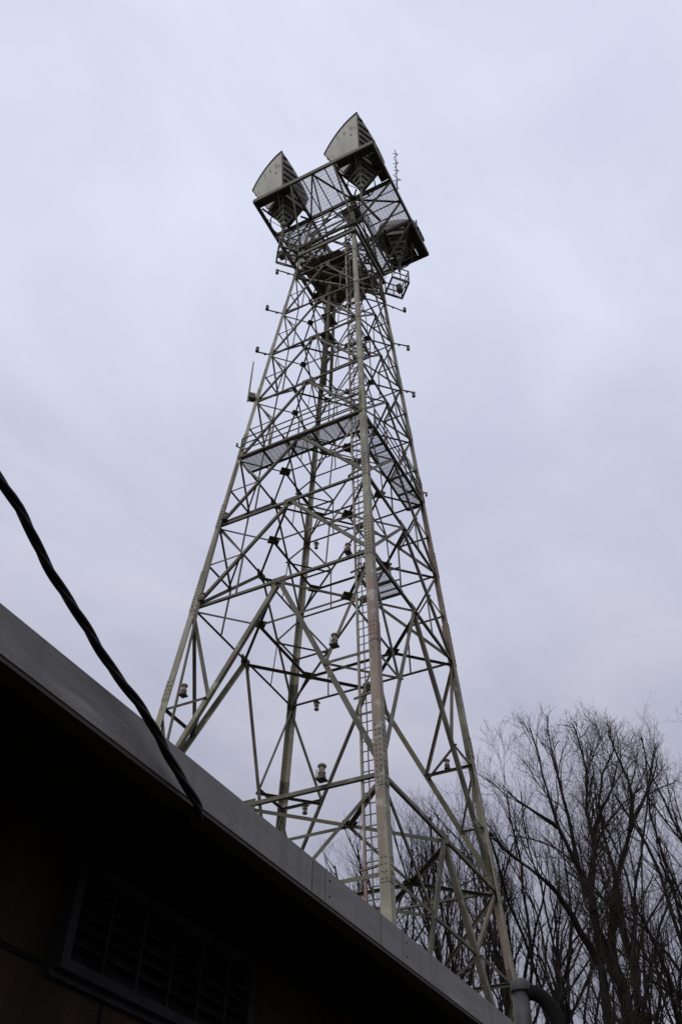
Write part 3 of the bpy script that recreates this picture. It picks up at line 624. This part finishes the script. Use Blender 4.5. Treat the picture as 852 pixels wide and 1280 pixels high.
# ------------------------------------------------------------------ bare trees
def branch_tree(rng, base, H, limbs=None, r0=.32, density=1., forks=4, lean=(0, 0), env=None):
    """returns (limb mesh, twig mesh). Winter tree: trunk, few steep limbs, fine upward twigs."""
    big = MB(); fine = MB()
    ec, ea = env if env else (V((0, 0, H * .6)), V((H * .25, H * .25, H * .40)))
    def inside(q): d_ = q - ec; return (d_.x / ea.x) ** 2 + (d_.y / ea.y) ** 2 + (max(0, d_.z) / ea.z) ** 2
    def rv(): return V((rng.gauss(0, 1), rng.gauss(0, 1), rng.gauss(0, 1)))
    def grow(p, d_, ln, r, lev):
        n = max(3, min(9, int(ln / (.55 if lev < 3 else .3)))); pts = [p]; d_ = d_.normalized(); rad = [r]; seg = ln / n
        rend = max(.003, r * (.35 if lev < 4 else .5))
        for i in range(n):
            d_ = (d_ + rv() * (.10 + .03 * lev) + V((0, 0, .05 if lev < 2 else .09))).normalized(); nx = pts[-1] + d_ * seg
            if i > 0 and inside(nx) > 1 + .18 * rng.random(): break
            pts.append(nx); rad.append(r + (rend - r) * (i + 1) / n)
        ln = seg * (len(pts) - 1)
        (big if lev < 2 else fine).tube(pts, rad, 7 if lev < 2 else (4 if lev == 2 else 3), False)
        kids(pts, rad, ln, lev)
    def kids(pts, rad, ln, lev):
        if lev >= 5: return
        per = {0: .75, 1: 1.25, 2: 1.8, 3: 2.6, 4: 3.2}[lev] * density
        k = max(2, int(ln * per * rng.uniform(.8, 1.2)))
        for j in range(k):
            t0 = (.42, .34, .2, .12, .1)[lev]; t = t0 + (1 - t0) * ((j + rng.random()) / k) ** .8; t = min(t, .985); x = t * (len(pts) - 1); i = int(x); f = x - i
            q = pts[i].lerp(pts[i + 1], f); rr = rad[i] + (rad[i + 1] - rad[i]) * f; ax = (pts[i + 1] - pts[i]).normalized()
            sd = ax.cross(rv()); sd = sd.normalized() if sd.length > 1e-6 else ax.orthogonal()
            ang = rng.uniform(.3, .75) if lev < 3 else rng.uniform(.4, .95)
            if lev == 0: ang = rng.uniform(.25, .5)
            nd = ax * math.cos(ang) + sd * math.sin(ang) + V((0, 0, .22))
            l2 = {0: H * rng.uniform(.28, .45), 1: rng.uniform(1.8, 3.6), 2: rng.uniform(1.0, 2.1), 3: rng.uniform(.6, 1.4), 4: rng.uniform(.3, .8)}[lev]
            l2 *= (1.15 - .55 * t)
            r2 = max(.0036, min(rr * .62, {0: .11, 1: .038, 2: .015, 3: .0075, 4: .0045}[lev])); grow(q, nd, l2, r2, lev + 1)
    if limbs is None:
        n = 8; pts = [V(base)]; d_ = V((lean[0], lean[1], 1)).normalized(); hl = H * .62
        for i in range(n): d_ = (d_ + rv() * .045 + V((0, 0, .05))).normalized(); pts.append(pts[-1] + d_ * hl / n)
        rad = [r0 * (1.25 if i == 0 else 1) * (1 - .72 * i / n) for i in range(n + 1)]
        big.tube(pts, rad, 9, False); kids(pts, rad, hl, 0)
        for j in range(forks):
            a = j * 2 * math.pi / forks + rng.random(); t = rng.uniform(.6, 1.); x = t * n; i = min(n - 1, int(x)); q = pts[i].lerp(pts[i + 1], x - i)
            grow(q, V((math.cos(a) * .38, math.sin(a) * .38, 1)), H - (q.z - base[2]) - rng.uniform(.5, 2.5), rad[i] * .62, 1)
    else:
        for pts, ra, rb, lev in limbs:
            pts = catmull([V(p) for p in pts], .5); k = len(pts); rad = [rb + (ra - rb) * (1 - i / (k - 1)) ** 1.5 for i in range(k)]
            pts = [p + rv() * .018 for p in pts]; big.tube(pts, rad, 8, False)
            ln = sum((b - a).length for a, b in zip(pts, pts[1:])); kids(pts, rad, ln, lev)
    return big, fine
GT = 'bare winter trees behind the tower'
def make_tree(name, label, loc, big, fine, rz=0.):
    t = thing(name, label, 'tree', loc, rz, GT); big.build('trunk', M_bark, t, True); fine.build('crown', M_twig, t); return t
# the large tree on the right, limbs as they spread in the photograph
TB = V((10.6, -5.6, 0))
LB = {
 'A': ([(10.50, -5.75, 0), (10.44, -5.8, 6), (10.46, -5.88, 10.84), (10.43, -5.76, 12.62), (10.44, -5.79, 13.55), (10.49, -6.04, 14.46), (10.61, -6.56, 16.01), (10.73, -7.1, 17.23), (10.81, -7.45, 18.79), (10.79, -7.35, 19.64), (10.75, -7.15, 20.68), (10.74, -7.11, 21.48)], .52, .03),
 'B': ([(10.36, -5.1, 0), (10.30, -5.2, 6), (10.32, -5.27, 10.88), (10.35, -5.29, 12.65), (10.39, -5.34, 13.47), (10.43, -5.38, 14.4), (10.46, -5.4, 15.17), (10.54, -5.63, 16.15), (10.59, -5.73, 17.32), (10.6, -5.67, 18.2), (10.67, -5.83, 19.09), (10.73, -5.95, 20.08), (10.73, -5.83, 21.33), (10.74, -5.75, 22.1)], .37, .03),
 'C': ([(10.32, -5.3, 12.65), (9.73, -4.94, 13.58), (9.16, -4.68, 14.37), (8.6, -4.46, 14.78), (7.96, -3.91, 15.31), (7.31, -3.32, 15.81), (6.74, -3.05, 16.27)], .15, .03),
 'D': ([(10.35, -5.4, 14.37), (10.55, -5.17, 15.56), (10.77, -4.99, 16.48), (10.99, -4.85, 18.42), (11.21, -4.67, 20.24), (11.43, -4.53, 21.63), (11.67, -4.45, 23.32)], .14, .02),
 'E': ([(10.69, -5.1, 15.77), (10.34, -5.0, 16.31), (9.94, -4.69, 17.47), (9.58, -4.52, 18.93), (9.24, -4.51, 20.1), (8.89, -4.42, 21.25)], .11, .02),
 'G': ([(9.5, -4.81, 17.25), (9.2, -4.4, 17.61), (8.91, -4.03, 17.85), (8.58, -3.46, 18.4), (8.31, -3.21, 18.75)], .09, .02),
 'H': ([(10.43, -5.76, 12.62), (10.7, -5.29, 13.98), (11.04, -5.15, 15.25), (11.45, -5.29, 16.43), (11.95, -5.85, 17.94), (12.45, -6.4, 18.88), (13.08, -7.48, 19.97)], .13, .02),
 'I': ([(10.54, -7.13, 17.14), (11.2, -7.63, 18.37), (11.87, -8.18, 19.57), (12.5, -8.53, 20.85)], .11, .02),
 'J': ([(10.63, -5.73, 17.34), (10.36, -6.34, 18.11), (10.08, -6.92, 18.66), (9.76, -7.34, 19.57)], .09, .02)}
rng = random.Random(3)
spec = [([tuple(V(p) - TB) for p in pts], ra, rb, 1) for pts, ra, rb in LB.values()]
big, fine = branch_tree(rng, (0, 0, 0), 23, spec, density=1.35, env=(V((.1, .6, 14.8)), V((6.6, 6.6, 7.1))))
make_tree('bare_tree', 'largest bare tree at the right, trunk splitting low into steep limbs', TB, big, fine)
protos = []
for k, (H, r0, fk) in enumerate(((26, .30, 5), (28, .26, 4), (24, .22, 4), (27, .34, 6))):
    protos.append((H, branch_tree(random.Random(20 + k), (0, 0, 0), H, None, r0, .80, fk, ((k - 1.5) * .04, 0))))
SPOTS = [  # x, y, height, prototype, turn, label
 (18.1, -3.2, 26.6, 0, .3, 'bare tree behind the left limbs of the largest tree'),
 (21.5, -.5, 26.8, 1, 1.9, 'tall bare tree just right of the tower right leg'),
 (24.7, 2.7, 28.0, 3, 4.0, 'bare tree seen right behind the tower right leg'),
 (25.8, 5.6, 29.4, 0, 2.5, 'bare tree seen between the right leg and the middle of the lowest bay'),
 (30.5, 9.8, 30.3, 2, .8, 'bare tree seen just right of the tower front leg'),
 (31.2, 13.2, 30.6, 1, 5.1, 'bare tree behind the foot of the ladder'),
 (33.8, 17.0, 30.8, 3, 1.2, 'bare tree seen left of the ladder just over the roof'),
 (34.2, 20.3, 30.6, 2, 3.3, 'leftmost bare tree, only its top showing over the roof'),
 (13.2, -9.2, 23.4, 1, .2, 'bare tree at the right picture edge, tall and steep limbed'),
 (11.4, -12.0, 20.4, 2, 2.2, 'nearest bare tree, cut off by the right picture edge'),
 (21.8, -7.4, 26.8, 3, 5.6, 'bare tree between the largest tree and the right picture edge'),
 (26.1, -2.7, 26.2, 2, .5, 'distant bare tree directly behind the largest tree'),
 (18.7, 1.8, 22.6, 1, 3.9, 'shorter bare tree close behind the tower right leg'),
 (30.4, 1.2, 27.2, 0, 4.7, 'distant bare tree between the right leg and the largest tree'),
 (15.2, -7.6, 20.0, 3, 1.5, 'low bare tree filling behind the right limbs of the largest tree'),
 (24.5, -12.0, 29.5, 0, 2.9, 'distant bare tree filling the far right corner behind the steep limbed tree'),
 (28.5, 7.4, 30.5, 1, 2.2, 'distant bare tree filling the gap behind the middle of the lowest bay'),
 (33.0, 11.2, 32.5, 0, 4.4, 'distant bare tree directly behind the tower front leg'),
]
used = {}
for x, y, H, k, rz, lab in SPOTS:
    Hp, (bg_, fn_) = protos[k]; s_ = H / Hp
    if k not in used: t = make_tree('bare_tree', lab, (x, y, 0), bg_, fn_, rz); used[k] = t; t.scale = (s_, s_, s_)
    else: t = dup(used[k], (x, y, 0), rz, lab, (s_, s_, s_))

# ------------------------------------------------------------------ render settings
vs_ = scene.view_settings; vs_.view_transform = 'Standard'; vs_.look = 'None'; vs_.exposure = 0.; vs_.gamma = 1.; vs_.use_curve_mapping = False
scene.render.film_transparent = False
scene.cycles.max_bounces = 5; scene.cycles.diffuse_bounces = 3; scene.cycles.use_denoising = False
